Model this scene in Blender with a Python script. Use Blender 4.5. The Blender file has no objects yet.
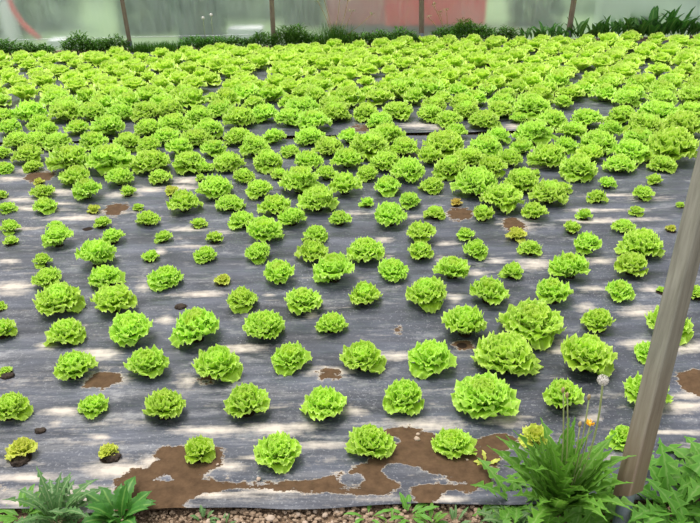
import bpy, math, random
import numpy as np
from mathutils import Vector, Matrix, noise
R = math.radians
sc = bpy.context.scene
COL = sc.collection
random.seed(7)

# ------------------------------------------------------------------ camera
W_, H_, F = 700.0, 523.0, 698.0
PITCH, ROLL, CAMH = R(27.0), 0.0225, 1.68
cd = bpy.data.cameras.new('camera'); cam = bpy.data.objects.new('camera', cd); COL.objects.link(cam)
cd.sensor_width = 36; cd.lens = F/W_*36; cd.clip_start = .05; cd.clip_end = 400
CR = Matrix.Rotation(R(90)-PITCH, 4, 'X') @ Matrix.Rotation(-ROLL, 4, 'Z')
cam.matrix_world = Matrix.Translation((0, 0, CAMH)) @ CR
sc.camera = cam
R3 = CR.to_3x3()
CO = Vector((0, 0, CAMH))
def ray(px, py): return R3 @ Vector(((px-W_/2)/F, -(py-H_/2)/F, -1.0))
def gp(px, py, z=0.0):                       # point on the horizontal plane at height z seen at a pixel
    d = ray(px, py); t = (z-CAMH)/d.z
    return CO + d*t
def yp(px, py, Y):                           # point on the upright plane y=Y
    d = ray(px, py); return CO + d*(Y/d.y)
def depth(p): return -(R3.transposed() @ (Vector(p)-CO)).z
def proj(p):
    q = R3.transposed() @ (Vector(p)-CO); return W_/2+F*q.x/-q.z, H_/2-F*q.y/-q.z

# ------------------------------------------------------------------ node helpers
def mat(name):
    m = bpy.data.materials.new(name); m.use_nodes = True
    nt = m.node_tree; nt.nodes.clear()
    out = nt.nodes.new('ShaderNodeOutputMaterial')
    return m, nt, out
def N(nt, typ, **kw):
    n = nt.nodes.new(typ)
    for k, v in kw.items():
        if k in n.inputs.keys() if isinstance(k, str) else False: n.inputs[k].default_value = v
        else: setattr(n, k, v)
    return n
def L(nt, a, b): nt.links.new(a, b)
def ramp(nt, fac, stops, interp='LINEAR'):
    r = nt.nodes.new('ShaderNodeValToRGB'); r.color_ramp.interpolation = interp
    e = r.color_ramp.elements
    while len(e) < len(stops): e.new(.5)
    for i, (p, c) in enumerate(stops):
        e[i].position = p; e[i].color = (*c, 1) if len(c) == 3 else c
    L(nt, fac, r.inputs[0]); return r
def noise_t(nt, scale, detail=4, rough=.55, vec=None, stretch=None):
    n = nt.nodes.new('ShaderNodeTexNoise'); n.inputs['Scale'].default_value = scale
    n.inputs['Detail'].default_value = detail; n.inputs['Roughness'].default_value = rough
    if stretch:
        mp = nt.nodes.new('ShaderNodeMapping'); mp.inputs['Scale'].default_value = stretch
        L(nt, vec, mp.inputs[0]); L(nt, mp.outputs[0], n.inputs['Vector'])
    elif vec is not None: L(nt, vec, n.inputs['Vector'])
    return n
def mixc(nt, fac, a, b, mode='MIX'):
    m = nt.nodes.new('ShaderNodeMix'); m.data_type = 'RGBA'; m.blend_type = mode
    for s, v in ((0, fac), (6, a), (7, b)):
        if hasattr(v, 'is_linked') or hasattr(v, 'links'): L(nt, v, m.inputs[s])
        else: m.inputs[s].default_value = v if s == 0 else (*v, 1)
    return m.outputs[2]
def mth(nt, op, a, b=None, clamp=False):
    m = nt.nodes.new('ShaderNodeMath'); m.operation = op; m.use_clamp = clamp
    for i, v in enumerate((a, b)):
        if v is None: continue
        if hasattr(v, 'links'): L(nt, v, m.inputs[i])
        else: m.inputs[i].default_value = v
    return m.outputs[0]

def leaf_mat(name, base, tip, pale, trans=.38, rough=.42, var=.25):
    m, nt, out = mat(name)
    at = nt.nodes.new('ShaderNodeAttribute'); at.attribute_name = 'lt'
    geo = nt.nodes.new('ShaderNodeNewGeometry')
    oi = nt.nodes.new('ShaderNodeObjectInfo')
    c = ramp(nt, at.outputs['Fac'], [(0, pale), (.28, base), (.72, base), (1, tip)])
    n1 = noise_t(nt, 2.3, 2, .5, geo.outputs['Position'])
    n2 = noise_t(nt, 60, 3, .6, geo.outputs['Position'])
    v = mth(nt, 'ADD', mth(nt, 'MULTIPLY', n1.outputs[0], var*1.4), mth(nt, 'MULTIPLY', n2.outputs[0], var*.9))
    v = mth(nt, 'ADD', v, mth(nt, 'MULTIPLY', oi.outputs['Random'], var*.6))
    v = mth(nt, 'ADD', v, 1-var*1.45)
    hs = nt.nodes.new('ShaderNodeHueSaturation')
    L(nt, v, hs.inputs['Value']); L(nt, c.outputs[0], hs.inputs['Color'])
    L(nt, mth(nt, 'ADD', mth(nt, 'MULTIPLY', oi.outputs['Random'], .014), .492), hs.inputs['Hue'])
    p = nt.nodes.new('ShaderNodeBsdfPrincipled'); L(nt, hs.outputs[0], p.inputs['Base Color'])
    p.inputs['Roughness'].default_value = rough; p.inputs['Specular IOR Level'].default_value = .35
    bp = nt.nodes.new('ShaderNodeBump'); bp.inputs['Strength'].default_value = .35; bp.inputs['Distance'].default_value = .004
    L(nt, n2.outputs[0], bp.inputs['Height']); L(nt, bp.outputs[0], p.inputs['Normal'])
    tr = nt.nodes.new('ShaderNodeBsdfTranslucent'); L(nt, hs.outputs[0], tr.inputs['Color'])
    mx = nt.nodes.new('ShaderNodeMixShader'); mx.inputs[0].default_value = trans
    L(nt, p.outputs[0], mx.inputs[1]); L(nt, tr.outputs[0], mx.inputs[2]); L(nt, mx.outputs[0], out.inputs[0])
    return m
def plain(name, c1, c2, scale=30, rough=.6, metal=0, bump=.2, stretch=None, detail=5):
    m, nt, out = mat(name)
    tc = nt.nodes.new('ShaderNodeTexCoord')
    n = noise_t(nt, scale, detail, .6, tc.outputs['Object'], stretch)
    c = ramp(nt, n.outputs[0], [(.3, c1), (.7, c2)])
    p = nt.nodes.new('ShaderNodeBsdfPrincipled'); L(nt, c.outputs[0], p.inputs['Base Color'])
    p.inputs['Roughness'].default_value = rough; p.inputs['Metallic'].default_value = metal
    bp = nt.nodes.new('ShaderNodeBump'); bp.inputs['Strength'].default_value = bump; bp.inputs['Distance'].default_value = .01
    L(nt, n.outputs[0], bp.inputs['Height']); L(nt, bp.outputs[0], p.inputs['Normal'])
    L(nt, p.outputs[0], out.inputs[0]); return m

M = {}
M['lettuce'] = leaf_mat('lettuce_leaf', (.39, .645, .045), (.69, .92, .19), (.60, .77, .26), .42, .36)
M['heart'] = leaf_mat('lettuce_heart', (.49, .75, .055), (.73, .93, .20), (.62, .77, .26), .42, .36)
M['yellow'] = leaf_mat('yellowed_lettuce_leaf', (.56, .66, .08), (.74, .74, .16), (.66, .62, .26), .40, .45)
M['dying'] = leaf_mat('dying_lettuce_leaf', (.66, .56, .10), (.62, .44, .16), (.5, .36, .14), .35, .5)
M['weed'] = leaf_mat('weed_leaf', (.10, .27, .025), (.17, .38, .045), (.2, .36, .08), .34, .55)
M['thistle'] = leaf_mat('grey_green_leaf', (.08, .18, .05), (.12, .24, .07), (.22, .30, .13), .28, .5)
M['dock'] = leaf_mat('dark_broad_leaf', (.045, .16, .02), (.07, .21, .028), (.16, .30, .06), .3, .5)
M['hedge'] = leaf_mat('far_weed_leaf', (.065, .19, .016), (.11, .28, .025), (.09, .2, .02), .3, .6, .4)
M['outside_leaf'] = leaf_mat('outside_shrub_leaf', (.045, .11, .05), (.07, .15, .07), (.06, .12, .05), .3, .6, .35)
M['stalk'] = plain('stalk', (.22, .30, .10), (.32, .34, .14), 40, .6)
M['dry'] = plain('dry_stalk', (.28, .21, .09), (.40, .33, .16), 40, .7)
M['petal'] = plain('yellow_petal', (.75, .42, .02), (.85, .55, .04), 60, .6)
M['pappus'] = plain('seed_fluff', (.55, .51, .46), (.72, .69, .64), 60, .9)
M['stone'] = plain('stone', (.30, .22, .16), (.48, .38, .30), 45, .85)
M['clod'] = plain('soil_clod', (.16, .105, .065), (.36, .26, .18), 50, .95)
M['blacksoil'] = plain('dark_soil', (.018, .011, .008), (.05, .032, .02), 90, .95, 0, .6)

# soil
m, nt, out = mat('soil')
geo = nt.nodes.new('ShaderNodeNewGeometry')
n1 = noise_t(nt, 4, 4, .6, geo.outputs['Position']); n2 = noise_t(nt, 55, 6, .7, geo.outputs['Position'])
vo = nt.nodes.new('ShaderNodeTexVoronoi'); vo.inputs['Scale'].default_value = 70; L(nt, geo.outputs['Position'], vo.inputs['Vector'])
c = ramp(nt, n2.outputs[0], [(.3, (.11, .07, .04)), (.55, (.25, .17, .11)), (.75, (.40, .30, .21))])
p = nt.nodes.new('ShaderNodeBsdfPrincipled'); p.inputs['Roughness'].default_value = .95
cc = mixc(nt, mth(nt, 'MULTIPLY', n1.outputs[0], .8), c.outputs[0], (.17, .10, .055))
L(nt, cc, p.inputs['Base Color'])
bp = nt.nodes.new('ShaderNodeBump'); bp.inputs['Strength'].default_value = .9; bp.inputs['Distance'].default_value = .012
L(nt, mth(nt, 'SUBTRACT', n2.outputs[0], mth(nt, 'MULTIPLY', vo.outputs[0], .5)), bp.inputs['Height'])
L(nt, bp.outputs[0], p.inputs['Normal']); L(nt, p.outputs[0], out.inputs[0]); M['soil'] = m

# mulch film: black polythene, with chalky silt, brown mud and dust lying on it
m, nt, out = mat('mulch_film')
geo = nt.nodes.new('ShaderNodeNewGeometry'); P = geo.outputs['Position']
asilt = nt.nodes.new('ShaderNodeAttribute'); asilt.attribute_name = 'silt'
amud = nt.nodes.new('ShaderNodeAttribute'); amud.attribute_name = 'mud'
ahole = nt.nodes.new('ShaderNodeAttribute'); ahole.attribute_name = 'hole'
strk = noise_t(nt, 1.0, 6, .62, P, (2.6, 15, 1))
medn = noise_t(nt, 9, 5, .6, P)
strk2 = noise_t(nt, 1.0, 5, .65, P, (6, 50, 1))
fine = noise_t(nt, 105, 3, .75, P)
cloud = noise_t(nt, 2.2, 3, .55, P)
edge = noise_t(nt, 30, 5, .65, P)
# dust and scuffs
dust = mth(nt, 'MULTIPLY', mth(nt, 'SUBTRACT', cloud.outputs[0], .25, True), 1.1)
spk = ramp(nt, fine.outputs[0], [(.57, (0, 0, 0)), (.68, (1, 1, 1))])
scr = ramp(nt, strk2.outputs[0], [(.50, (0, 0, 0)), (.72, (1, 1, 1))])
patch = noise_t(nt, 1.0, 5, .6, P, (1.8, 7, 1))
pt = ramp(nt, patch.outputs[0], [(.36, (0, 0, 0)), (.68, (1, 1, 1))])
base = mixc(nt, mth(nt, 'MULTIPLY', pt.outputs[0], .50), (.014, .015, .024), (.12, .13, .175))
base = mixc(nt, mth(nt, 'MULTIPLY', mth(nt, 'MULTIPLY', scr.outputs[0], pt.outputs[0]), .26), base, (.25, .26, .32))
base = mixc(nt, mth(nt, 'MULTIPLY', mth(nt, 'MULTIPLY', spk.outputs[0], dust), 1.1), base, (.42, .42, .45))
mot = ramp(nt, noise_t(nt, 1.0, 6, .7, P, (5, 11, 1)).outputs[0], [(.55, (0, 0, 0)), (.70, (1, 1, 1))])
base = mixc(nt, mth(nt, 'MULTIPLY', mot.outputs[0], .38), base, (.42, .41, .41))
# silt mask = painted stains + natural streaks
s1 = mth(nt, 'ADD', asilt.outputs['Fac'], mth(nt, 'MULTIPLY', mth(nt, 'SUBTRACT', strk.outputs[0], .5), 1.15))
s1 = mth(nt, 'ADD', s1, mth(nt, 'MULTIPLY', mth(nt, 'SUBTRACT', edge.outputs[0], .5), .55))
s1 = mth(nt, 'ADD', s1, mth(nt, 'MULTIPLY', mth(nt, 'SUBTRACT', strk2.outputs[0], .5), .7))
sm = ramp(nt, s1, [(.17, (0, 0, 0)), (.38, (.38, .38, .38)), (.68, (.95, .95, .95))])
siltc = mixc(nt, cloud.outputs[0], (.54, .49, .44), (.46, .36, .26))
siltc = mixc(nt, mth(nt, 'MULTIPLY', edge.outputs[0], .5), siltc, (.66, .63, .60))
base = mixc(nt, mth(nt, 'MULTIPLY', sm.outputs[0], .92), base, siltc)
m1 = mth(nt, 'ADD', amud.outputs['Fac'], mth(nt, 'MULTIPLY', mth(nt, 'SUBTRACT', mth(nt, 'ADD', mth(nt, 'MULTIPLY', edge.outputs[0], .6), mth(nt, 'MULTIPLY', strk2.outputs[0], .4)), .5), 2.2))
mm = ramp(nt, m1, [(.44, (0, 0, 0)), (.50, (1, 1, 1))])
rim = ramp(nt, m1, [(.34, (0, 0, 0)), (.44, (1, 1, 1)), (.52, (0, 0, 0))])
base = mixc(nt, mth(nt, 'MULTIPLY', mth(nt, 'MULTIPLY', rim.outputs[0], .9), medn.outputs[0]), base, (.55, .46, .36))
mudc = ramp(nt, edge.outputs[0], [(.3, (.040, .022, .012)), (.7, (.10, .058, .032))])
mudc2 = mixc(nt, mth(nt, 'MULTIPLY', fine.outputs[0], .30), mudc.outputs[0], (.18, .12, .07))
base = mixc(nt, mm.outputs[0], base, mudc2)
h1 = ramp(nt, mth(nt, 'ADD', ahole.outputs['Fac'], mth(nt, 'MULTIPLY', mth(nt, 'SUBTRACT', edge.outputs[0], .5), .5)), [(.42, (0, 0, 0)), (.56, (1, 1, 1))])
base = mixc(nt, h1.outputs[0], base, (.022, .014, .010))
p = nt.nodes.new('ShaderNodeBsdfPrincipled'); L(nt, base, p.inputs['Base Color'])
cover = mth(nt, 'MAXIMUM', mth(nt, 'MAXIMUM', sm.outputs[0], mm.outputs[0]), h1.outputs[0])
rr = mth(nt, 'ADD', mth(nt, 'MULTIPLY', cover, .45), mth(nt, 'ADD', .37, mth(nt, 'MULTIPLY', dust, .25)))
L(nt, rr, p.inputs['Roughness'])
L(nt, mth(nt, 'SUBTRACT', .50, mth(nt, 'MULTIPLY', cover, .42)), p.inputs['Specular IOR Level'])
bp = nt.nodes.new('ShaderNodeBump'); bp.inputs['Strength'].default_value = .42; bp.inputs['Distance'].default_value = .02
wr = noise_t(nt, 1.0, 5, .55, P, (2.6, 13, 1))
hh = mth(nt, 'ADD', mth(nt, 'MULTIPLY', wr.outputs[0], .9), mth(nt, 'MULTIPLY', mm.outputs[0], .25))
hh = mth(nt, 'ADD', hh, mth(nt, 'MULTIPLY', fine.outputs[0], .05))
L(nt, hh, bp.inputs['Height']); L(nt, bp.outputs[0], p.inputs['Normal'])
L(nt, p.outputs[0], out.inputs[0]); M['film'] = m

# translucent greenhouse sheeting
def sheet_mat(name, haze, tint, rough):
    m, nt, out = mat(name)
    geo = nt.nodes.new('ShaderNodeNewGeometry'); P = geo.outputs['Position']
    n = noise_t(nt, 1, 4, .6, P, (22, 1, 2.5)); n2 = noise_t(nt, 2.2, 4, .6, P)
    fr = nt.nodes.new('ShaderNodeBsdfRefraction'); fr.inputs['IOR'].default_value = 1.12; fr.inputs['Roughness'].default_value = rough
    fr.inputs['Color'].default_value = (.93, .96, .95, 1)
    tr = nt.nodes.new('ShaderNodeBsdfTranslucent'); tr.inputs['Color'].default_value = (*tint, 1)
    df = nt.nodes.new('ShaderNodeBsdfPrincipled'); df.inputs['Base Color'].default_value = (*tint, 1); df.inputs['Roughness'].default_value = .3
    m1 = nt.nodes.new('ShaderNodeMixShader'); m1.inputs[0].default_value = .35; L(nt, tr.outputs[0], m1.inputs[1]); L(nt, df.outputs[0], m1.inputs[2])
    m2 = nt.nodes.new('ShaderNodeMixShader')
    f = mth(nt, 'ADD', mth(nt, 'MULTIPLY', mth(nt, 'SUBTRACT', n.outputs[0], .5), .35), mth(nt, 'ADD', haze, mth(nt, 'MULTIPLY', mth(nt, 'SUBTRACT', n2.outputs[0], .5), .4)), True)
    L(nt, f, m2.inputs[0]); L(nt, fr.outputs[0], m2.inputs[1]); L(nt, m1.outputs[0], m2.inputs[2])
    bp = nt.nodes.new('ShaderNodeBump'); bp.inputs['Strength'].default_value = .3; bp.inputs['Distance'].default_value = .02
    L(nt, n.outputs[0], bp.inputs['Height']); L(nt, bp.outputs[0], df.inputs['Normal'])
    L(nt, m2.outputs[0], out.inputs[0]); return m
M['sheet'] = sheet_mat('polythene_sheet', .32, (.63, .74, .69), .58)
M['sheet2'] = sheet_mat('polythene_overlap', .42, (.78, .86, .80), .58)

# rusty galvanised post
m, nt, out = mat('weathered_post')
tc = nt.nodes.new('ShaderNodeTexCoord')
n1 = noise_t(nt, 1, 5, .65, tc.outputs['Object'], (60, 60, 5)); n2 = noise_t(nt, 4, 4, .6, tc.outputs['Object'])
sx = nt.nodes.new('ShaderNodeSeparateXYZ'); L(nt, tc.outputs['Object'], sx.inputs[0])
c = ramp(nt, n1.outputs[0], [(.25, (.115, .108, .080)), (.5, (.185, .175, .135)), (.8, (.27, .26, .21))])
rz = mth(nt, 'SUBTRACT', 1.0, mth(nt, 'DIVIDE', sx.outputs[2], .55), True)
rz = mth(nt, 'MULTIPLY', rz, mth(nt, 'ADD', n2.outputs[0], .15), True)
cc = mixc(nt, rz, c.outputs[0], (.18, .085, .04))
p = nt.nodes.new('ShaderNodeBsdfPrincipled'); L(nt, cc, p.inputs['Base Color']); p.inputs['Roughness'].default_value = .42
p.inputs['Metallic'].default_value = .25
bp = nt.nodes.new('ShaderNodeBump'); bp.inputs['Strength'].default_value = .25; bp.inputs['Distance'].default_value = .004
L(nt, n1.outputs[0], bp.inputs['Height']); L(nt, bp.outputs[0], p.inputs['Normal']); L(nt, p.outputs[0], out.inputs[0]); M['post'] = m
M['stake'] = plain('grey_stake', (.09, .12, .14), (.17, .20, .22), 30, .5, .4)
M['farpost'] = plain('far_post', (.13, .09, .06), (.22, .17, .13), 8, .7, .1, .2, (6, 6, 1))
M['white_wire'] = plain('white_wire', (.62, .66, .66), (.72, .75, .75), 20, .5)
M['red'] = plain('red_paint', (.72, .02, .03), (.82, .04, .05), 3, .5)
M['oldred'] = plain('faded_red_paint', (.42, .10, .12), (.55, .16, .17), 3, .6)
M['dkgrey'] = plain('dark_grey_metal', (.08, .09, .10), (.15, .16, .17), 10, .6)
M['white'] = plain('white_block', (.75, .75, .76), (.85, .85, .85), 5, .7)
M['grass'] = plain('outside_grass', (.11, .20, .08), (.28, .36, .18), 1.6, .95, 0, .5)

# ------------------------------------------------------------------ objects
def tag(o, label=None, cat=None, group=None, kind=None):
    if label: o['label'] = label
    if cat: o['category'] = cat
    if group: o['group'] = group
    if kind: o['kind'] = kind
    return o
def empty(name, loc=(0, 0, 0), rz=0):
    o = bpy.data.objects.new(name, None); o.location = loc; o.rotation_euler = (0, 0, rz); o.empty_display_size = .05
    COL.objects.link(o); return o
class MB:
    def __init__(s): s.v = []; s.f = []; s.lt = []; s.mi = []
    def add(s, vs, fs, lt=0.5, mi=0):
        b = len(s.v); s.v += [tuple(v) for v in vs]
        s.lt += list(lt) if hasattr(lt, '__len__') else [lt]*len(vs)
        s.f += [tuple(b+i for i in f) for f in fs]; s.mi += [mi]*len(fs)
    def mesh(s, name, mats, smooth=True):
        me = bpy.data.meshes.new(name); me.from_pydata(s.v, [], s.f)
        a = me.attributes.new('lt', 'FLOAT', 'POINT'); a.data.foreach_set('value', s.lt)
        for mm in (mats if isinstance(mats, (list, tuple)) else [mats]): me.materials.append(mm)
        me.polygons.foreach_set('material_index', s.mi)
        me.polygons.foreach_set('use_smooth', [smooth]*len(s.f)); me.update(); return me
    def build(s, name, mats, parent=None, smooth=True, loc=None):
        o = bpy.data.objects.new(name, s.mesh(name, mats, smooth)); COL.objects.link(o)
        if parent: o.parent = parent
        if loc is not None: o.location = loc
        return o
    def box(s, c, h, rot=None, mi=0):
        vs = [Vector((x*h[0], y*h[1], z*h[2])) for x in (-1, 1) for y in (-1, 1) for z in (-1, 1)]
        if rot: vs = [rot @ v for v in vs]
        s.add([v+Vector(c) for v in vs], [(0, 1, 3, 2), (4, 6, 7, 5), (0, 4, 5, 1), (2, 3, 7, 6), (0, 2, 6, 4), (1, 5, 7, 3)], .5, mi)
    def tube(s, pts, rad, n=8, mi=0, lt=.5):
        pts = [Vector(p) for p in pts]; rads = rad if hasattr(rad, '__len__') else [rad]*len(pts)
        vs = []; fs = []
        for i, p in enumerate(pts):
            d = (pts[min(i+1, len(pts)-1)]-pts[max(i-1, 0)]).normalized()
            a = d.cross(Vector((0, 0, 1)) if abs(d.z) < .9 else Vector((1, 0, 0))).normalized(); b = d.cross(a)
            for k in range(n):
                t = 2*math.pi*k/n; vs.append(p+(a*math.cos(t)+b*math.sin(t))*rads[i])
            if i:
                for k in range(n): fs.append(((i-1)*n+k, (i-1)*n+(k+1) % n, i*n+(k+1) % n, i*n+k))
        fs.append(tuple(range(n))[::-1]); fs.append(tuple((len(pts)-1)*n+k for k in range(n)))
        s.add(vs, fs, lt, mi)
    def blob(s, c, r, sc=(1, 1, 1), seed=0, amp=.25, n=7, mi=0):
        vs = [Vector((0, 0, 1))]; fs = []; m = n*2
        for i in range(1, n):
            for k in range(m):
                a, b = math.pi*i/n, 2*math.pi*k/m
                vs.append(Vector((math.sin(a)*math.cos(b), math.sin(a)*math.sin(b), math.cos(a))))
        vs.append(Vector((0, 0, -1)))
        for k in range(m): fs.append((0, 1+k, 1+(k+1) % m))
        for i in range(n-2):
            for k in range(m): fs.append((1+i*m+k, 1+(i+1)*m+k, 1+(i+1)*m+(k+1) % m, 1+i*m+(k+1) % m))
        e = len(vs)-1
        for k in range(m): fs.append((e, 1+(n-2)*m+(k+1) % m, 1+(n-2)*m+k))
        o = []
        for v in vs:
            d = 1+amp*noise.noise(v*1.7+Vector((seed*7.3, seed*3.1, 0)))*2
            o.append(Vector((v.x*sc[0], v.y*sc[1], v.z*sc[2]))*r*d+Vector(c))
        s.add(o, fs, .5, mi)

# ------------------------------------------------------------------ lettuces
def lettuce_leaf(mb, rng, az, q, nu, nv, size=1.0):
    # q: 0 in the heart .. 1 outermost; a unit head has radius about 1
    Lf = (.80+.30*q)*size*rng.uniform(.9, 1.1)
    Wd = (.40+.30*q)*size*rng.uniform(.85, 1.15)
    e0 = R(88-56*q+rng.uniform(-8, 8))
    curl = R(rng.uniform(-20, 15)+q*85*rng.uniform(.75, 1.15))   # + bends outwards and down
    ca, sa = math.cos(az), math.sin(az)
    ph = rng.uniform(0, 9); kf = rng.uniform(4.0, 5.6); tw = rng.uniform(-.25, .25)
    r0 = .03+.12*q
    cx, cz, e = r0, .05, e0
    cen = []; ds = Lf/(nv)
    for j in range(nv+1):
        cen.append((cx, cz, e)); t = j/nv
        e2 = e0-curl*t**1.6; cx += math.cos(e2)*ds; cz += math.sin(e2)*ds; e = e2
    vs = []; lt = []
    for j in range(nv+1):
        t = j/nv
        w = Wd*(.22+.78*math.sin(min(1, t*1.1)*math.pi*.60)**1.1)*(1-.22*max(0, t-.75)/.25)
        for i in range(nu+1):
            s = -1+2*i/nu
            ed = max(abs(s)**2.2*min(1, t*2.2), t**3)
            # rounded top margin
            back = (1-math.sqrt(max(0, 1-(abs(s)*.95)**2.2)))*.34*t**2*Lf
            x0, z0, ee = cen[j]
            nx, nz = -math.sin(ee), math.cos(ee)          # leaf's inner normal
            fr1 = math.sin(s*kf*1.6+ph+t*2.2)*.075*ed
            fr2 = math.sin(s*kf*3.1+ph*2+t*9)*.055*ed*ed + math.sin(t*17+ph+s*3)*.045*(abs(s)**3)
            fr3 = rng.uniform(-.010, .010)*ed
            pk = noise.noise(Vector((s*2.2+ph, t*3.1, az)))*.07*(.3+ed)
            cup = (1-q*.6)*.26*s*s*w+fr1+fr2+fr3+pk
            jag = (.5+.5*math.sin(s*kf*4.3+ph*3))*.026*ed+rng.uniform(0, .012)*ed*(1 if j == nv else .3)
            al = -back-jag
            px_ = x0+math.cos(ee)*al+nx*cup*size; pz_ = z0+math.sin(ee)*al+nz*cup*size
            lat = s*w*(1-.05*(.5+.5*math.sin(t*23+ph))*abs(s)) + tw*t*cup
            X = px_*ca-lat*sa; Y = px_*sa+lat*ca
            vs.append((X, Y, max(pz_, .015+rng.uniform(0, .01)))); lt.append(min(1, max(t**1.5*.9, ed)*1.0 if t > .25 else t))
    fs = [(j*(nu+1)+i, j*(nu+1)+i+1, (j+1)*(nu+1)+i+1, (j+1)*(nu+1)+i) for j in range(nv) for i in range(nu)]
    mb.add(vs, fs, lt)
def lettuce_meshes(seed, nleaf, nu, nv, squash=1.0, opened=1.0, single=False, name='v'):
    rng = random.Random(seed); o = MB(); h = MB() if not single else o
    for k in range(nleaf):
        q = 1-(k/(nleaf-1))**.85
        az = k*2.39996+rng.uniform(-.25, .25)
        q2 = min(1, q*opened)
        lettuce_leaf(h if q < .34 else o, rng, az, q2, nu, nv, 1.0)
    # normalise: radius 1
    rad = np.percentile([math.hypot(v[0], v[1]) for v in o.v], 96)
    hgt = np.percentile([v[2] for v in o.v+h.v], 98)
    for b in ({o, h} if not single else {o}):
        b.v = [(v[0]/rad, v[1]/rad, v[2]/hgt*1.10*squash) for v in b.v]
    if single: return o
    return o.mesh('outer_leaves_'+name, M['lettuce']), h.mesh('heart_'+name, M['heart'])

NEARV = [lettuce_meshes(11+i, [34, 30, 36, 27, 32, 38, 30, 34][i], 26, 13, [1.0, 1.08, .92, .95, 1.05, 1.0, .9, 1.0][i], [1, .92, 1, 1.05, .95, 1, 1.08, .9][i], name=str(i)) for i in range(8)]
BIGV = [lettuce_meshes(131+i, 52, 26, 12, [.95, 1.0, .92][i], 1.0, name='b'+str(i)) for i in range(3)]
SMALLV = [lettuce_meshes(71+i, [17, 19, 15, 20][i], 18, 10, [1.0, .95, 1.0, 1.0][i], 1.0, name='s'+str(i)) for i in range(4)]
MIDV = [lettuce_meshes(41+i, 26, 11, 6, [1.0, .92, 1.05, .95, 1.0, .88][i], [1, .95, 1.05, 1, .92, 1.08][i], name='m'+str(i)) for i in range(6)]

# head centres read off the photograph: x, y, width in pixels, look (y yellowish, d dying, p pale)
HEADS = """22 449 28 y|108 452 20 y|199 451 33|278 451 45|370 443 42|453 443 40|535 436 30 y|625 438 30
10 408 35|93 407 29|165 406 38|247 403 42|325 404 45|404 398 40|485 396 62|563 397 37|647 393 42
6 371 13|74 367 37|147 364 39|218 365 43|291 358 36|363 358 40|431 358 44|505 355 62|585 357 53|650 352 30
4 330 26|66 332 36|131 331 41|197 329 48|264 327 37|332 324 29|465 324 46|531 322 60|599 322 30|670 324 42
0 307 14|58 300 46|114 301 39|242 299 30|303 300 35|365 295 31|427 294 42|488 293 36|553 293 35|619 292 27|697 293 20
47 278 29|105 277 33|165 277 33|223 280 17 y|280 274 31|334 271 38|393 270 31|452 270 30|512 272 23|570 268 37|632 266 31|661 290 9
42 261 18|96 256 36|151 257 18|205 255 23|258 253 26|312 252 31|366 250 38|420 252 24|476 250 25|530 248 23|587 245 26|642 245 43
11 241 15|58 238 29|113 237 22|163 237 18|215 238 17|264 231 34|316 234 24|421 233 28|466 234 18|517 235 20 y|572 228 18|624 226 22|671 229 11 y
10 228 19|55 226 15|102 223 16|148 219 22|198 223 16|242 220 27|292 218 26|340 219 21|390 216 36|435 213 20|483 215 22|534 212 25|584 215 16|636 211 15
6 208 18|45 206 23|94 210 14 y|138 207 11|184 203 34|230 203 27|275 205 33|318 201 37|367 203 15|410 201 21|456 203 12 d|502 199 42|549 194 36|597 197 20|643 194 20|680 205 9
0 195 14|42 191 22|39 182 11 y|87 191 27|128 192 16|172 191 15 y|215 187 36|201 178 12|259 190 26|299 183 40|345 186 32|388 186 27|432 185 24|476 184 42|522 181 35|535 174 12|562 188 18|607 183 18|654 180 16
33 167 17|76 178 28|120 178 26|160 177 23|204 168 18|244 176 22|280 174 20|326 174 22|367 174 22|408 171 35|451 168 34|492 169 28|578 169 36|620 164 26|662 165 21|4 168 18
28 155 26|69 160 36|109 160 40|150 162 34|189 163 30|228 162 28|268 162 28|309 161 27|347 160 27|386 161 26|430 157 23|469 157 26|510 159 22|549 157 33|590 155 21 p|2 153 16
17 141 23|37 141 23|58 142 25|93 142 26|128 143 25|149 147 22|179 149 23|214 149 23|254 147 27|290 151 18|329 148 25|369 147 34|404 147 27|444 144 38|485 147 30|522 148 20|566 145 21|598 143 33|629 152 33|673 148 46
10 128 20|47 131 18|78 128 23|108 127 30|148 129 24|166 137 24|196 138 27|209 130 28|238 137 24|274 137 20|310 137 26|349 137 20|387 134 32|456 132 18|497 137 21|534 134 34|572 131 22|610 131 20|644 129 34|683 126 34|639 139 24
4 117 20|30 113 30|40 122 20|66 113 28|92 113 26|120 113 26|147 113 26|174 124 28|200 116 26|220 110 25|240 118 28|264 114 24|290 118 26|313 122 30|334 113 28|366 113 22|380 122 22|398 111 27|430 114 22|449 120 24|466 111 24|484 120 27|500 110 26|518 119 14|532 108 32|552 120 26|587 118 28|623 116 26|658 112 34|690 112 28"""
heads = []
for row, ln in enumerate(HEADS.split('\n')):
    for it in ln.split('|'):
        a = it.split(); cx, cy, w = float(a[0]), float(a[1]), float(a[2]); k = a[3] if len(a) > 3 else ''
        D = w*depth(gp(cx, cy))/F*(.98 if w*depth(gp(cx, cy))/F < .20 else .91)*(1.12 if cy < 166 else 1.0)
        p = gp(cx, cy, .27*D)
        heads.append([p.x, p.y, D, k])
LAST_Y = gp(350, 113, .05).y
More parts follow.
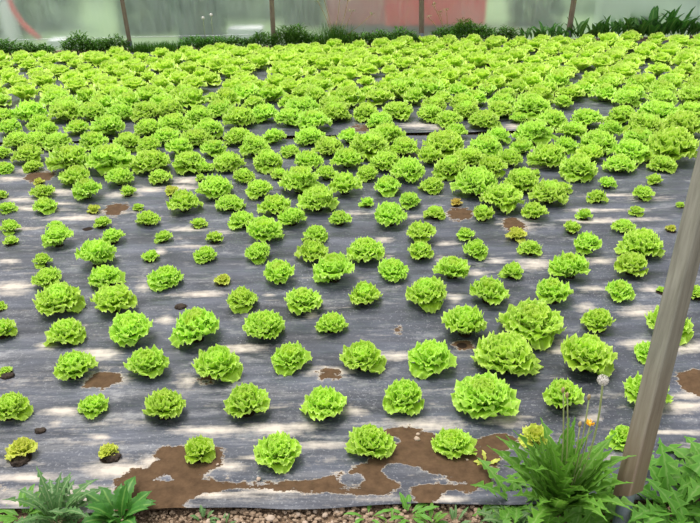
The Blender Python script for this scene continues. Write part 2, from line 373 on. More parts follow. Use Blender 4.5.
# beyond the sixteenth row the lattice of planting goes on to the far side
rngf = random.Random(5)
gaps = [(113, 80, 9), (89, 90, 7), (222, 80, 9), (14, 70, 9), (26, 105, 12), (12, 104, 12), (262, 73, 14), (378, 75, 6), (402, 72, 5), (488, 70, 7), (645, 69, 10), (654, 62, 8), (562, 73, 5), (604, 106, 9), (675, 72, 5), (205, 92, 4)]
dy, k = .252, 0
y = LAST_Y+.17
far = []
while y < 9.42:
    x = -6.6+(k % 2)*.15
    hw = y*.56+.5
    while x < 6.6:
        X, Y = x+rngf.uniform(-.035, .035), y+rngf.uniform(-.04, .04)
        if abs(X) < hw and not any(math.hypot(h[0]-X, h[1]-Y) < .19 for h in heads[-130:] if h[1] > 5):
            px, py = proj((X, Y, .06))
            if -25 < px < 725 and py > 57-.032*px and not any(math.hypot((px-g[0]), (py-g[1])*1.7) < g[2] for g in gaps):
                D = rngf.choice([.21, .23, .25, .26, .27, .29])*rngf.uniform(.93, 1.05)
                if rngf.random() < .06: D *= .7
                far.append([X, Y, D, ''])
        x += .295
    y += dy; k += 1
far.sort(key=lambda h: h[1])
NIND = 300-len(heads)
heads += far[:NIND]; rest = far[NIND:]

ORD = ['first', 'second', 'third', 'fourth', 'fifth', 'sixth', 'seventh', 'eighth', 'ninth', 'tenth', 'eleventh', 'twelfth', 'thirteenth', 'fourteenth', 'fifteenth', 'sixteenth', 'seventeenth', 'eighteenth', 'nineteenth', 'twentieth', 'twenty-first', 'twenty-second', 'twenty-third', 'twenty-fourth', 'twenty-fifth', 'twenty-sixth', 'twenty-seventh', 'twenty-eighth', 'twenty-ninth', 'thirtieth', 'thirty-first', 'thirty-second', 'thirty-third', 'thirty-fourth', 'thirty-fifth']
SPECIAL = {}
# rows for the wording: the lines of HEADS, then the lattice rows
rows = []; i = 0
for ln in HEADS.split('\n'):
    n = len(ln.split('|')); rows.append(list(range(i, i+n))); i += n
by = {}
for j in range(i, len(heads)): by.setdefault(round((heads[j][1]-LAST_Y-.2)/dy), []).append(j)
rows += [by[k_] for k_ in sorted(by)]
where = {}; rank_ = {}
for r, idx in enumerate(rows):
    idx = sorted(idx, key=lambda j: heads[j][0]); n = len(idx)
    for c_, j in enumerate(idx):
        if c_ < (n+1)//2: pos = (ORD[c_]+' from the left') if c_ else 'leftmost'
        else: pos = (ORD[n-1-c_]+' from the right') if c_ < n-1 else 'rightmost'
        rw = 'the front row' if r == 0 else ORD[r]+' row from the front'
        where[j] = pos+' in '+rw; rank_[j] = (r, c_)
SP = {(0, 0): 'small pale yellow-green lettuce on a black soil lump, leftmost in the front row', (0, 1): 'tiny yellowish lettuce tilted on dark soil, second from the left in front row',
      (0, 2): 'smallish lettuce growing out of the brown mud, third in the front row', (0, 4): 'large upright lettuce at the left edge of the wide mud patch, front row',
      (0, 5): 'rosette-shaped lettuce at the right edge of the wide mud patch, front row', (0, 6): 'small yellowing lettuce half hidden behind the dandelion clump', (0, 7): 'small lettuce half hidden behind the foot of the metal post',
      (1, 6): 'very large frilly lettuce, biggest and nearest of the cluster left of the dandelion', (1, 7): 'compact round lettuce right behind the dandelion flower stalks', (2, 0): 'tiny lettuce on a dark soil plug at the left picture edge',
      (2, 7): 'very large lettuce, middle one of the three biggest right of centre', (3, 7): 'very large lettuce, rearmost of the three biggest right of centre', (5, 3): 'tiny yellowish lettuce with chalky film below it, left of centre'}
for j_, rk in rank_.items():
    if rk in SP: SPECIAL[j_] = SP[rk]
def place(j, x, y, D, look):
    rng = random.Random(j*17+3)
    px = F*D/max(.5, depth((x, y, 0)))
    near = y < 6.4
    if near: me = SMALLV[rng.randrange(4)] if D < .118 else BIGV[rng.randrange(3)] if D > .205 else NEARV[rng.randrange(8)]
    else: me = MIDV[rng.randrange(6)]
    t = empty('lettuce', (x, y, 0.0), rng.uniform(0, 6.283))
    r = D/2; sz = r*rng.uniform(.98, 1.14)
    t.rotation_euler[0] = rng.uniform(-.07, .07); t.rotation_euler[1] = rng.uniform(-.07, .07)
    t.scale = (r*rng.uniform(.95, 1.05), r*rng.uniform(.95, 1.05), sz)
    size = 'tiny' if D < .085 else 'small' if D < .125 else 'medium' if D < .17 else 'large' if D < .215 else 'very large'
    hue = {'y': 'yellowish', 'd': 'withered yellow', 'p': 'pale', '': ['bright green', 'lime-green', 'light green'][j % 3]}[look]
    tag(t, SPECIAL.get(j) or f'{size} {hue} lettuce, {where[j]}', 'lettuce', 'curly lettuces planted in rows on the black film')
    for nm, mm in zip(('outer_leaves', 'heart'), me):
        o = bpy.data.objects.new(nm, mm); COL.objects.link(o); o.parent = t
        if look in ('y', 'p', 'd'):
            o.material_slots[0].link = 'OBJECT'; o.material_slots[0].material = M['dying'] if look == 'd' else M['heart'] if look == 'p' else M['yellow']
    return t
for j, (x, y, D, look) in enumerate(heads): place(j, x, y, D, look)
# the farthest lettuces, past three hundred
lo = [lettuce_meshes(101+i, 20, 8, 4, [1, .93, 1.05, .97, .9][i], 1.0, single=True) for i in range(5)]
vv = []; ff = []; ll = []; base_i = 0
for (x, y, D, look) in rest:
    b = lo[rngf.randrange(5)]; a = rngf.uniform(0, 6.283); ca, sa = math.cos(a)*D/2, math.sin(a)*D/2; s = D/2*rngf.uniform(.95, 1.2)
    v = np.array(b.v); q = np.stack([x+v[:, 0]*ca-v[:, 1]*sa, y+v[:, 0]*sa+v[:, 1]*ca, v[:, 2]*s], 1)
    vv.append(q); ff.append(np.array(b.f)+base_i); ll.append(np.array(b.lt)); base_i += len(v)
bb = MB(); bb.v = np.concatenate(vv).tolist(); bb.f = np.concatenate(ff).tolist(); bb.lt = np.concatenate(ll).tolist(); bb.mi = [0]*len(bb.f)
o = bb.build('lettuce_field', M['heart'])
tag(o, 'dense mass of small-looking light green lettuces at the far side near the sheeting', 'lettuces', kind='stuff')

# ------------------------------------------------------------------ ground and film
def inpoly(px, py, poly):
    r = np.zeros(px.shape, bool); n = len(poly)
    for i in range(n):
        x1, y1 = poly[i]; x2, y2 = poly[(i+1) % n]
        c = ((y1 > py) != (y2 > py)) & (px < (x2-x1)*(py-y1)/((y2-y1) if y2 != y1 else 1e-9)+x1)
        r ^= c
    return r
MUD = [[(154, 450), (185, 447), (225, 450), (222, 460), (218, 470), (196, 473), (197, 481), (240, 484), (275, 484), (320, 481), (345, 474), (365, 466), (384, 452), (380, 440), (386, 431), (405, 427), (424, 433), (440, 440), (455, 452), (478, 452), (500, 455), (500, 465), (476, 468), (500, 478), (478, 492), (436, 503), (395, 504), (392, 498), (360, 495), (333, 495), (290, 492), (240, 489), (182, 500), (181, 511), (147, 512), (112, 512), (128, 492), (110, 483), (130, 473), (160, 466)],
       [(0, 487), (12, 486), (12, 491), (0, 493)], [(680, 378), (700, 373), (715, 378), (715, 396), (690, 394), (680, 386)],
       [(316, 373), (341, 373), (342, 379), (315, 379)], [(470, 446), (500, 436), (515, 440), (500, 452)], [(452, 351), (462, 349), (474, 350), (472, 342), (455, 343)],
       [(88, 379), (104, 375), (120, 376), (122, 384), (100, 387), (86, 385)], [(190, 381), (212, 378), (216, 382), (205, 386)], [(350, 410), (364, 409), (360, 414), (350, 415)],
       [(502, 222), (514, 221), (527, 226), (520, 231), (506, 229)], [(448, 212), (472, 211), (472, 218), (448, 218)], [(26, 175), (56, 175), (50, 181), (28, 181)], [(105, 208), (130, 206), (125, 213), (108, 215)],
       [(357, 125), (370, 124), (370, 133), (356, 133)], [(392, 329), (402, 328), (404, 334), (393, 334)]]
FILMI = [[(378, 470), (395, 466), (425, 473), (431, 480), (420, 486), (398, 483)], [(392, 492), (404, 488), (412, 492), (410, 502), (396, 503)],
         [(336, 482), (352, 476), (368, 478), (362, 485), (340, 487)], [(386, 437), (404, 441), (402, 447), (386, 445)], [(150, 478), (176, 477), (178, 482), (156, 484)], [(432, 476), (470, 484), (470, 487), (430, 482)],
         [(436, 502), (446, 494), (475, 495), (474, 503)]]
SILT = """62 413 17 5|205 433 55 6|120 470 34 9|70 492 75 7|30 478 30 5|100 438 10 3|55 424 8 3|150 462 12 8|325 447 32 4|272 430 30 7|352 413 18 6|420 425 45 7|300 427 20 5|507 421 24 9|490 447 28 5|682 408 28 8|670 434 48 3|690 397 20 6|12 288 22 8|47 346 13 6|100 356 24 6|107 381 25 9|144 287 10 7|165 320 12 7|203 295 32 4|312 316 9 4|188 382 14 9|242 350 28 5|330 375 22 8|455 300 13 8|477 275 16 5|395 357 30 7|585 308 13 6|642 313 24 7|635 345 20 7|690 347 22 8|594 290 16 4|650 290 15 5|562 344 9 4|270 296 8 3
60 193 30 3|30 210 34 3|80 219 45 3|115 213 22 3|20 200 20 3|186 182 20 4|150 191 16 3|182 188 22 3|60 204 25 2|188 230 22 3|224 233 14 3|190 248 34 2|160 252 6 5|350 214 30 2|412 218 14 2|384 240 12 3|518 226 24 7|460 216 22 4|534 264 24 8|446 244 14 4|444 260 14 3|496 262 14 4|602 222 42 4|610 211 40 2|590 211 30 2|22 230 25 2|120 196 25 3|30 172 16 4|10 180 20 3|540 167 12 3|535 150 20 3|420 126 24 4|515 128 22 4|600 122 20 3|30 105 20 4|440 128 22 3|610 196 40 2|650 200 30 2|640 220 30 2|210 497 50 4|280 492 45 3|450 499 24 4|230 468 20 4|260 459 20 3|100 500 30 5|20 503 24 4|590 420 14 4|560 352 14 4|125 300 8 4|10 262 14 3|385 258 14 4|600 262 20 4"""
EL = [tuple(map(float, a.split())) for l in SILT.split('\n') for a in l.split('|')]
HOLES = [(22, 460, 9), (111, 458, 8), (41, 432, 5), (8, 377, 6), (181, 308, 6), (462, 347, 5), (88, 230, 5)]
H_PT = [(gp(a, b), r) for a, b, r in HOLES]
def film(name, xr, yedge0, yedge1, zones, label, seed):
    # zones: list of (y start, y end, step)
    ys = []
    for a, b, s in zones: ys += list(np.arange(a, b, s))
    ys = np.array(ys+[zones[-1][1]]); 
    xs = np.arange(xr[0], xr[1]+1e-6, xr[2])
    X, Y = np.meshgrid(xs, ys); nx, ny = len(xs), len(ys)
    t0 = np.clip(1-(Y-ys[0])/.25, 0, 1); t1 = np.clip(1-(ys[-1]-Y)/.25, 0, 1)
    Y = Y+t0*np.array([[yedge0(x)-ys[0] for x in xs]])+t1*np.array([[yedge1(x)-ys[-1] for x in xs]])
    Z = np.zeros_like(X)
    for i in range(ny):
        for j in range(nx):
            x_, y_ = X[i, j], Y[i, j]
            Z[i, j] = .006+.0075*noise.noise((x_*1.6+seed, y_*11, 0))+.004*noise.noise((x_*5, y_*30+seed, 3))
    Z = np.maximum(Z, .001)
    # pixel of each point, for laying out the stains that have a shape of their own
    P = np.stack([X-CO.x, Y-CO.y, -CAMH*np.ones_like(X)], -1) @ np.array(R3)
    PX = W_/2+F*P[..., 0]/-P[..., 2]; PY = H_/2-F*P[..., 1]/-P[..., 2]
    silt = np.zeros_like(X)
    for (a, b, rx, ry) in EL:
        d = np.sqrt(((PX-a)/rx)**2+((PY-b)/ry)**2); silt = np.maximum(silt, np.clip(1.05-.75*d, 0, 1)*.62)
    silt = silt+.13*np.clip(1-(Y-1.55)/.9, 0, 1)+.05*np.clip(1-(X+1.5), 0, 1)
    mud = np.zeros_like(X)
    for pl in MUD: mud[inpoly(PX, PY, pl)] = 1.15 if max(q_[0] for q_ in pl)-min(q_[0] for q_ in pl) > 45 else 1.75
    for pl in FILMI: mud[inpoly(PX, PY, pl)] = -.7
    for _ in range(15):
        q = np.pad(mud, 1, 'edge'); mud = (q[:-2, 1:-1]+q[2:, 1:-1]+q[1:-1, :-2]+q[1:-1, 2:]+2*mud)/6
    hole = np.zeros_like(X)
    for (p, r) in H_PT:
        rr = r*depth(p)/F; hole = np.maximum(hole, np.clip(1.3-.75*np.hypot(X-p.x, Y-p.y)/rr, 0, 1))
    for (hx, hy, D, _) in heads:      # the cut each plant stands in
        if ys[0]-.2 < hy < ys[-1]+.2: hole = np.maximum(hole, np.clip(1.2-.7*np.hypot(X-hx, Y-hy+.01)/.028, 0, 1))
    me = bpy.data.meshes.new(name)
    vs = np.stack([X, Y, Z+mud*.004], -1).reshape(-1, 3)
    idx = np.arange(nx*ny).reshape(ny, nx)
    fs = np.stack([idx[:-1, :-1], idx[:-1, 1:], idx[1:, 1:], idx[1:, :-1]], -1).reshape(-1, 4)
    me.from_pydata(vs.tolist(), [], fs.tolist())
    for nm, arr in (('silt', silt), ('mud', mud), ('hole', hole)):
        a = me.attributes.new(nm, 'FLOAT', 'POINT'); a.data.foreach_set('value', arr.reshape(-1).astype(np.float32))
    me.polygons.foreach_set('use_smooth', [True]*len(fs)); me.materials.append(M['film'])
    o = bpy.data.objects.new(name, me); COL.objects.link(o)
    tag(o, label, 'plastic film'); return o
y_near = gp(250, 505).y; y_seam = gp(350, 137).y
film('mulch_film', (-3.9, 3.9, .0115), lambda x: y_near+.015*noise.noise((x*3, 0, 0))-.02+(.02 if x < -.9 else 0), lambda x: y_seam-.03+.02*noise.noise((x*2, 5, 0)),
     [(y_near, 2.05, .008), (2.05, 3.2, .014), (3.2, y_seam, .028)], 'black plastic mulch film with chalky streaks and mud, under the front lettuces', 1)
film('mulch_film', (-6.8, 6.8, .045), lambda x: y_seam+.05+.02*noise.noise((x*2, 9, 0)), lambda x: 9.5+.02*noise.noise((x, 7, 0)),
     [(y_seam+.06, 9.5, .045)], 'black plastic mulch film almost hidden under the crowded far lettuces', 2)

g = MB(); n = 90
for i in range(n+1):
    for j in range(n+1): g.v.append((-9+18*j/n, -1+11*i/n, -.022+.008*noise.noise((j*.7, i*.7, 2))))
g.lt = [.5]*len(g.v); g.f = [(i*(n+1)+j, i*(n+1)+j+1, (i+1)*(n+1)+j+1, (i+1)*(n+1)+j) for i in range(n) for j in range(n)]; g.mi = [0]*len(g.f)
tag(g.build('ground', M['soil']), kind='structure')
g = MB(); g.add([(-60, 10, -.03), (60, 10, -.03), (60, 90, -.03), (-60, 90, -.03)], [(0, 1, 2, 3)])
tag(g.build('outside_ground', M['grass']), kind='structure')

# crumbs of soil in front of the film, and stones
cl = MB(); rr = random.Random(3)
for i in range(2600):
    px, py = rr.uniform(-10, 715), rr.uniform(499, 545); p = gp(px, py)
    if p.y > y_near-.004: continue
    r = rr.uniform(.003, .008) if rr.random() < .9 else rr.uniform(.008, .012)
    if not 190 < px < 490: r *= .7
    cl.blob((p.x, p.y, -.016+r*.4), r, (1, rr.uniform(.7, 1.1), .75), i, .3, 4)
tag(cl.build('soil_crumbs', M['clod'], smooth=False), 'brown crumbly soil grains strewn along the edge of the film', 'soil', kind='stuff')
stones = [(270, 516, 9), (208, 519, 7), (298, 511, 6), (236, 516, 5), (325, 512, 6), (315, 508, 5), (337, 509, 6), (349, 514, 5), (285, 509, 4), (226, 512, 5), (358, 516, 6), (382, 513, 6), (305, 520, 6), (253, 512, 4), (344, 520, 4), (417, 442, 6), (418, 437, 4), (259, 482, 5), (467, 463, 4), (218, 467, 3), (332, 519, 4), (243, 521, 5), (374, 520, 4)]
SN = ['pinkish flat stone at the left end of the stony soil', ]
scx = sorted(range(len(stones)), key=lambda i: stones[i][0] if stones[i][1] > 500 else 9999)
nsoil = sum(1 for s in stones if s[1] > 500)
for rank, i in enumerate(scx):
    px, py, w = stones[i]; p = gp(px, py); r = w*depth(p)/F/2
    b = MB(); b.blob((0, 0, 0), r, (1.15, .9, .7), i+50, .22, 6)
    o = b.build('stone', M['stone'], smooth=True, loc=(p.x, p.y, (-.018 if py > 500 else .009)+r*.5)); o.rotation_euler[2] = i
    if py > 500: lab = f'small tan stone on the bare soil below the film, {ORD[rank]} from the left'
    else: lab = {417: 'larger pinkish stone on the mud between the fifth and sixth front lettuces', 418: 'tiny pinkish stone just above a larger one on the mud', 259: 'pale stone on the film edge below the fourth front lettuce', 467: 'small pinkish stone on mud right of the sixth front lettuce', 218: 'tiny white stone on the mud right of the third front lettuce'}[px]
    tag(o, lab, 'stone', 'small stones')
# plugs of potting soil
for i, (px, py, w, lab) in enumerate([(20, 463, 17, 'lump of black potting soil under the leftmost front lettuce'), (113, 459, 15, 'dark soil lump under the tiny second front lettuce'), (41, 432, 10, 'small black soil lump in an empty planting hole, front left'), (8, 377, 12, 'dark soil plug under the tiny lettuce at left edge'), (181, 308, 10, 'dark soil plug with dead plant above the large left lettuce')]):
    p = gp(px, py); r = w*depth(p)/F/2; b = MB(); b.blob((0, 0, 0), r, (1, .85, .45), i+9, .3, 8)
    for k in range(14):
        a = rr.uniform(0, 6.28); b.blob((math.cos(a)*r*.9, math.sin(a)*r*.7, 0), r*rr.uniform(.12, .25), (1, 1, .8), k, .3, 4)
    o = b.build('soil_lump', M['blacksoil'], loc=(p.x, p.y, .008)); tag(o, lab, 'soil lump', 'dark lumps of potting soil')

# ------------------------------------------------------------------ weeds
def lobed_leaf(mb, base, az, elev, Lf, Wd, lobes, rng, arch=60, depth_=.7, nper=5, fold=.35, mi=0, twist=0):
    n = max(6, lobes*nper); p = Vector(base); vs = []; lt = []
    d0 = Vector((math.cos(az), math.sin(az), 0)); side = Vector((-math.sin(az), math.cos(az), 0))
    bend = rng.uniform(-.5, .5)
    for j in range(n+1):
        t = j/n; e = elev-R(arch)*t**1.5
        d = (d0*math.cos(e)+Vector((0, 0, 1))*math.sin(e)).normalized(); p = p+d*(Lf/n)+side*bend*Lf/n*t*.4
        nrm = (-d0*math.sin(e)+Vector((0, 0, 1))*math.cos(e))
        env = math.sin(math.pi*min(1, t**.8*.97+.03))**.8*(.35+.65*t)
        if t > .93: env *= (1-t)/.07*.8+.2
        for sgn in (-1, 1):
            ph = (t*lobes+(.5 if sgn > 0 else .38)) % 1
            saw = (1-ph)**.8 if ph > .12 else ph/.12
            w = Wd*max(.06, env)*((1-depth_)+depth_*saw)*(1+.12*rng.uniform(-1, 1))
            if t < .12: w = Wd*.08
            tip = side*sgn*w+d*(-.12*Wd*saw)+nrm*(fold*w+.1*w*math.sin(t*17+sgn))
            mid = side*sgn*w*.5+nrm*(fold*.35*w)
            if sgn < 0: vs += [p+tip, p+mid, p]; lt += [1, .6, .0 if t < .9 else .5]
            else: vs += [p+mid, p+tip]; lt += [.6, 1]
    fs = [(j*5+i, j*5+i+1, (j+1)*5+i+1, (j+1)*5+i) for j in range(n) for i in range(4)]
    mb.add([Vector((v.x, v.y, max(v.z, .004))) for v in vs], fs, lt, mi)
def rosette(name, label, cat, px, py, nleaf, Lr, Wr, er, lobes, material, seed, group=None, arch=(30, 90), depth_=.88, az0=0, az1=6.283, z=-.015, fold=.3):
    rng = random.Random(seed); p = gp(px, py); t = empty(name, (p.x, p.y, z)); mb = MB()
    for k in range(nleaf):
        az = az0+(az1-az0)*((k*.618) % 1)+rng.uniform(-.2, .2); q = rng.random()
        lobed_leaf(mb, (math.cos(az)*.012, math.sin(az)*.012, 0), az, R(er[0]+(er[1]-er[0])*q), rng.uniform(*Lr), rng.uniform(*Wr), lobes, rng, rng.uniform(*arch), depth_, fold=fold)
    mb.build('foliage', material, t); tag(t, label, cat, group); return t

# tall dandelion clump before the film, right
cl_px = (556, 510)
dand = rosette('dandelion', 'tall leafy dandelion clump with a white seed clock beside the metal post', 'weed', *cl_px, 74, (.15, .33), (.038, .056), (56, 93), 7, M['weed'], 4, arch=(8, 80), depth_=.9)
b0 = dand.location.copy(); Yc = b0.y
hd = yp(603, 380, Yc+.02)-b0; mb_ = MB()
pts = [Vector((.015, 0, 0)).lerp(hd, t)+Vector((.03*math.sin(t*3.14), 0, 0)) for t in np.linspace(0, 1, 10)]
mb_.tube(pts, .0028, 6); st = mb_.build('flower_stalk', M['stalk'], dand)
sh = MB(); rg = random.Random(2)
sh.blob(hd, .004, (1, 1, 1), 1, .1, 5)
for k in range(260):
    v = Vector((rg.gauss(0, 1), rg.gauss(0, 1), rg.gauss(0, 1))).normalized(); a = v.orthogonal().normalized(); b = v.cross(a)
    tip = hd+v*.0145*rg.uniform(.9, 1.05); sh.add([hd+v*.003-a*.0002, hd+v*.003+a*.0002, tip+a*.0002, tip-a*.0002], [(0, 1, 2, 3)])
    for m_ in range(5):
        th = rg.uniform(0, 6.28); w = (a*math.cos(th)+b*math.sin(th)); u = v.cross(w)
        e_ = tip+w*.0045+v*.002; sh.add([tip-u*.0003, tip+u*.0003, e_], [(0, 1, 2)])
o = sh.build('seed_head', M['pappus'], st); o['label'] = 'round white fluffy seed head'
for (ax, ay, bx, by, kind) in [(578, 455, 567, 395, 'bud'), (590, 450, 589, 397, 'bud'), (575, 460, 580, 424, 'bud'), (586, 470, 590, 424, 'flower'), (560, 470, 563, 390, 'bud')]:
    e = yp(bx, by, Yc+.01)-b0; s_ = MB(); s_.tube([Vector(((ax-556)*.0008, 0, .02)).lerp(e, t)+Vector((.008*math.sin(t*3), 0, 0)) for t in np.linspace(0, 1, 7)], .0022, 5)
    so = s_.build('flower_stalk', M['stalk'], dand)
    f_ = MB(); f_.blob(e, .006, (.8, .8, 1.5), 3, .15, 6)
    if kind == 'flower':
        f_ = MB(); f_.blob(e, .006, (1, 1, 1.0), 3, .15, 6)
        for k in range(26):
            a = k*.24; f_.add([e, e+Vector((math.cos(a)*.013, math.sin(a)*.013, .004+.004*(k % 3))), e+Vector((math.cos(a+.22)*.013, math.sin(a+.22)*.013, .004))], [(0, 1, 2)])
        f_.build('flower', M['petal'], so)
    else: f_.build('bud', M['dry'], so)

W = 'weed'
G1 = 'low thistle-like weeds along the front edge'
rosette('sow_thistle', 'low spreading lobed weed left of the dandelion clump', W, 516, 500, 16, (.10, .18), (.038, .052), (12, 55), 5, M['weed'], 21, G1)
rosette('sow_thistle', 'jagged weed at the bottom edge below the dandelion clump', W, 575, 530, 20, (.12, .2), (.04, .056), (15, 60), 5, M['weed'], 22, G1)
rosette('sow_thistle', 'low jagged weed at the bottom edge, left of the dandelion base', W, 510, 522, 14, (.08, .14), (.03, .045), (12, 50), 5, M['thistle'], 23, G1)
rosette('sow_thistle', 'arching lobed weed between the dandelion clump and the post', W, 590, 503, 14, (.11, .19), (.038, .054), (15, 60), 6, M['weed'], 24, G1)
rosette('sow_thistle', 'large jagged-leaved weed directly right of the post', W, 672, 505, 20, (.17, .27), (.05, .07), (18, 60), 6, M['weed'], 25, G1)
rosette('sow_thistle', 'large jagged-leaved weed at the right edge of the picture', W, 712, 486, 18, (.16, .26), (.05, .07), (20, 62), 6, M['weed'], 26, G1)
rosette('sow_thistle', 'jagged weed at the bottom right below the bigger ones', W, 690, 532, 18, (.12, .2), (.044, .06), (15, 55), 5, M['weed'], 27, G1)
rosette('sow_thistle', 'grey-green feathery thistle in the bottom left corner', W, 56, 517, 30, (.10, .18), (.024, .036), (30, 80), 7, M['thistle'], 31, G1, depth_=.8)
rosette('sow_thistle', 'small broad-leaved weed at the bottom left edge', W, 22, 514, 12, (.06, .11), (.02, .03), (20, 60), 3, M['weed'], 32, G1, depth_=.4)
rosette('sow_thistle', 'low grey-green weed creeping between thistle and dock at left', W, 84, 519, 12, (.06, .11), (.028, .04), (10, 50), 5, M['thistle'], 33, G1, depth_=.8)
rosette('dock', 'broad-leaved dark green dock on the soil, bottom left', W, 118, 519, 17, (.09, .15), (.034, .046), (30, 80), 5, M['dock'], 34, None, depth_=.34, arch=(20, 70), fold=.2)
for i, (px, py, n_, l_, lab) in enumerate([(203, 518, 9, .045, 'small grey-green sprig left of the stony soil'), (222, 523, 9, .035, 'tiny sprig at the bottom edge on stony soil'), (368, 514, 5, .06, 'narrow-leaved seedling on soil below the fifth front lettuce'),
                                      (408, 512, 9, .075, 'bright green seedling rosette below the mud patch'), (430, 520, 10, .06, 'low green seedling at the bottom edge beneath the sixth lettuce'), (392, 520, 6, .04, 'tiny seedling left of the bright green rosette'), (455, 521, 8, .05, 'tiny grey seedling left of the big weeds')]):
    rosette('weed_seedling', lab, 'seedling', px, py, n_, (l_*.7, l_*1.2), (l_*.16, l_*.26), (20, 70), 3, M['thistle'] if i in (0, 1, 6) else M['weed'], 60+i, 'small weed seedlings on the soil', depth_=.4)
rosette('weed_seedling', 'yellowing weed leaves between mud and thistles, front right', 'seedling', 486, 467, 6, (.03, .05), (.012, .018), (20, 70), 3, M['yellow'], 77, 'small weed seedlings on the soil', depth_=.5, z=.01)

# far weeds at the foot of the sheeting
YW = 9.98
def far_weed(kind, px, ytop, hw, seed, label):
    rng = random.Random(seed); Y = min(9.84, max(9.35, gp(px, 55-.032*px).y))+rng.uniform(-.06, .03)
    base = yp(px, 45, Y); x = base.x; top = yp(px, ytop, Y).z; hh = max(.1, top)
    w = hw/73.0
    t = empty('tall_grass_tuft' if kind == 'grass' else 'dock' if kind == 'dock' else 'leafy_weed', (x, Y, -.01)); mb = MB()
    if kind == 'grass':
        for k in range(420):
            az = rng.uniform(0, 6.28); l = hh*rng.uniform(.6, 1.15); e = R(rng.uniform(55, 88)); ww = .006
            p = Vector((rng.gauss(0, w*.45), rng.uniform(-.1, .1), 0)); d = Vector((math.cos(az), math.sin(az), 0)); sd = Vector((-math.sin(az), math.cos(az), 0)); vs = []
            for j in range(5):
                u = j/4; ee = e-u*u*.7; vs += [p-sd*ww*(1-u*.9), p+sd*ww*(1-u*.9)]; p = p+(d*math.cos(ee)+Vector((0, 0, math.sin(ee))))*l/4
            mb.add(vs, [(2*j, 2*j+1, 2*j+3, 2*j+2) for j in range(4)], .6)
    elif kind == 'dock':
        for k in range(16+int(w*60)):
            p = Vector((rng.uniform(-w, w), rng.uniform(-.08, .08), 0)); az = rng.uniform(0, 6.28)
            lobed_leaf(mb, p, az, R(rng.uniform(50, 85)), hh*rng.uniform(.7, 1.2), hh*rng.uniform(.16, .26), 2, rng, rng.uniform(10, 60), .15, 4)
    else:
        for k in range(int(330*w/.12*max(1, hh/.16))):
            r_ = rng.uniform(-1, 1); zz = rng.uniform(0.0, 1)**.8*hh*(1-.45*r_*r_)*rng.uniform(.8, 1.05)
            p = Vector((r_*w, rng.uniform(-.10, .10), zz)); az = rng.uniform(0, 6.28)
            lobed_leaf(mb, p, az, R(rng.uniform(0, 70)), rng.uniform(.045, .095), rng.uniform(.010, .022), 2, rng, 50, .4, 3)
        for k in range(8):
            r_ = rng.uniform(-.7, .7); mb.tube([(r_*w*.5, 0, 0), (r_*w, rng.uniform(-.05, .05), hh*.7)], .004, 4)
    mb.build('foliage', M['hedge'] if kind != 'dock' else M['dock'], t); tag(t, label, 'weed', 'weeds along the foot of the plastic sheeting'); return t
FW = [('bush', 4, 40, 12, 'dark bushy weed at the sheeting, far left corner'), ('bush', 24, 44, 10, 'low dark weed at the sheeting, left of the white slab'), ('bush', 42, 46, 9, 'low weed in front of the pale slab behind the sheeting'),
      ('bush', 78, 35, 14, 'tall dark bushy weed right of the white slab'), ('bush', 98, 40, 10, 'medium bushy weed left of the first far post'), ('bush', 116, 37, 12, 'leafy weed just left of the first far post'), ('grass', 143, 41, 14, 'low grassy tuft just right of the first far post'), ('grass', 165, 40, 16, 'low grassy weeds between the first two far posts'),
      ('bush', 192, 38, 12, 'low weed beneath the two white seed clocks'), ('bush', 213, 38, 14, 'dark weed right of the two white seed clocks'), ('bush', 236, 38, 14, 'low weeds in front of the pale block'), ('bush', 262, 33, 12, 'bushy weed just left of the second far post'),
      ('bush', 286, 27, 12, 'tall bushy weed just right of the second far post'), ('bush', 298, 25, 10, 'tallest bushy weed between the second post and the grass tuft'), ('bush', 312, 35, 10, 'low weed left of the tall grass tuft'), ('grass', 335, 22, 18, 'tall bright grass tuft left of the red container'), ('bush', 350, 34, 10, 'dark weed right of the tall grass tuft'), ('bush', 366, 35, 10, 'low weed below the faded red end of the container'), ('bush', 381, 31, 9, 'pointed leafy weed below the red container'),
      ('bush', 402, 30, 12, 'leafy weed left of the third far post'), ('grass', 412, 33, 9, 'grassy tuft touching the third far post'), ('bush', 445, 28, 12, 'weed right of the third far post'), ('bush', 465, 20, 14, 'tall dark bushy weed below the right end of red container'), ('bush', 484, 27, 12, 'weed at the right end of the red container'), ('bush', 506, 27, 9, 'low sparse weed right of the red container'),
      ('dock', 528, 27, 14, 'sparse leafy weed midway before the fourth far post'), ('dock', 552, 23, 14, 'leafy weed left of the fourth far post'), ('dock', 584, 20, 14, 'broad leafy weed right of the fourth far post'), ('dock', 607, 17, 12, 'broad-leaved dark weed at the left edge of the whiter sheet'), ('dock', 628, 15, 12, 'broad-leaved weed before the whiter sheet'), ('dock', 648, 12, 12, 'tall broad-leaved weed before the whiter sheet'), ('dock', 671, 10, 12, 'tallest broad-leaved weed near the top right corner'), ('dock', 692, 17, 14, 'broad-leaved weed at the far right edge')]
for i, a in enumerate(FW): far_weed(a[0], a[1], a[2], a[3], 200+i, a[4])
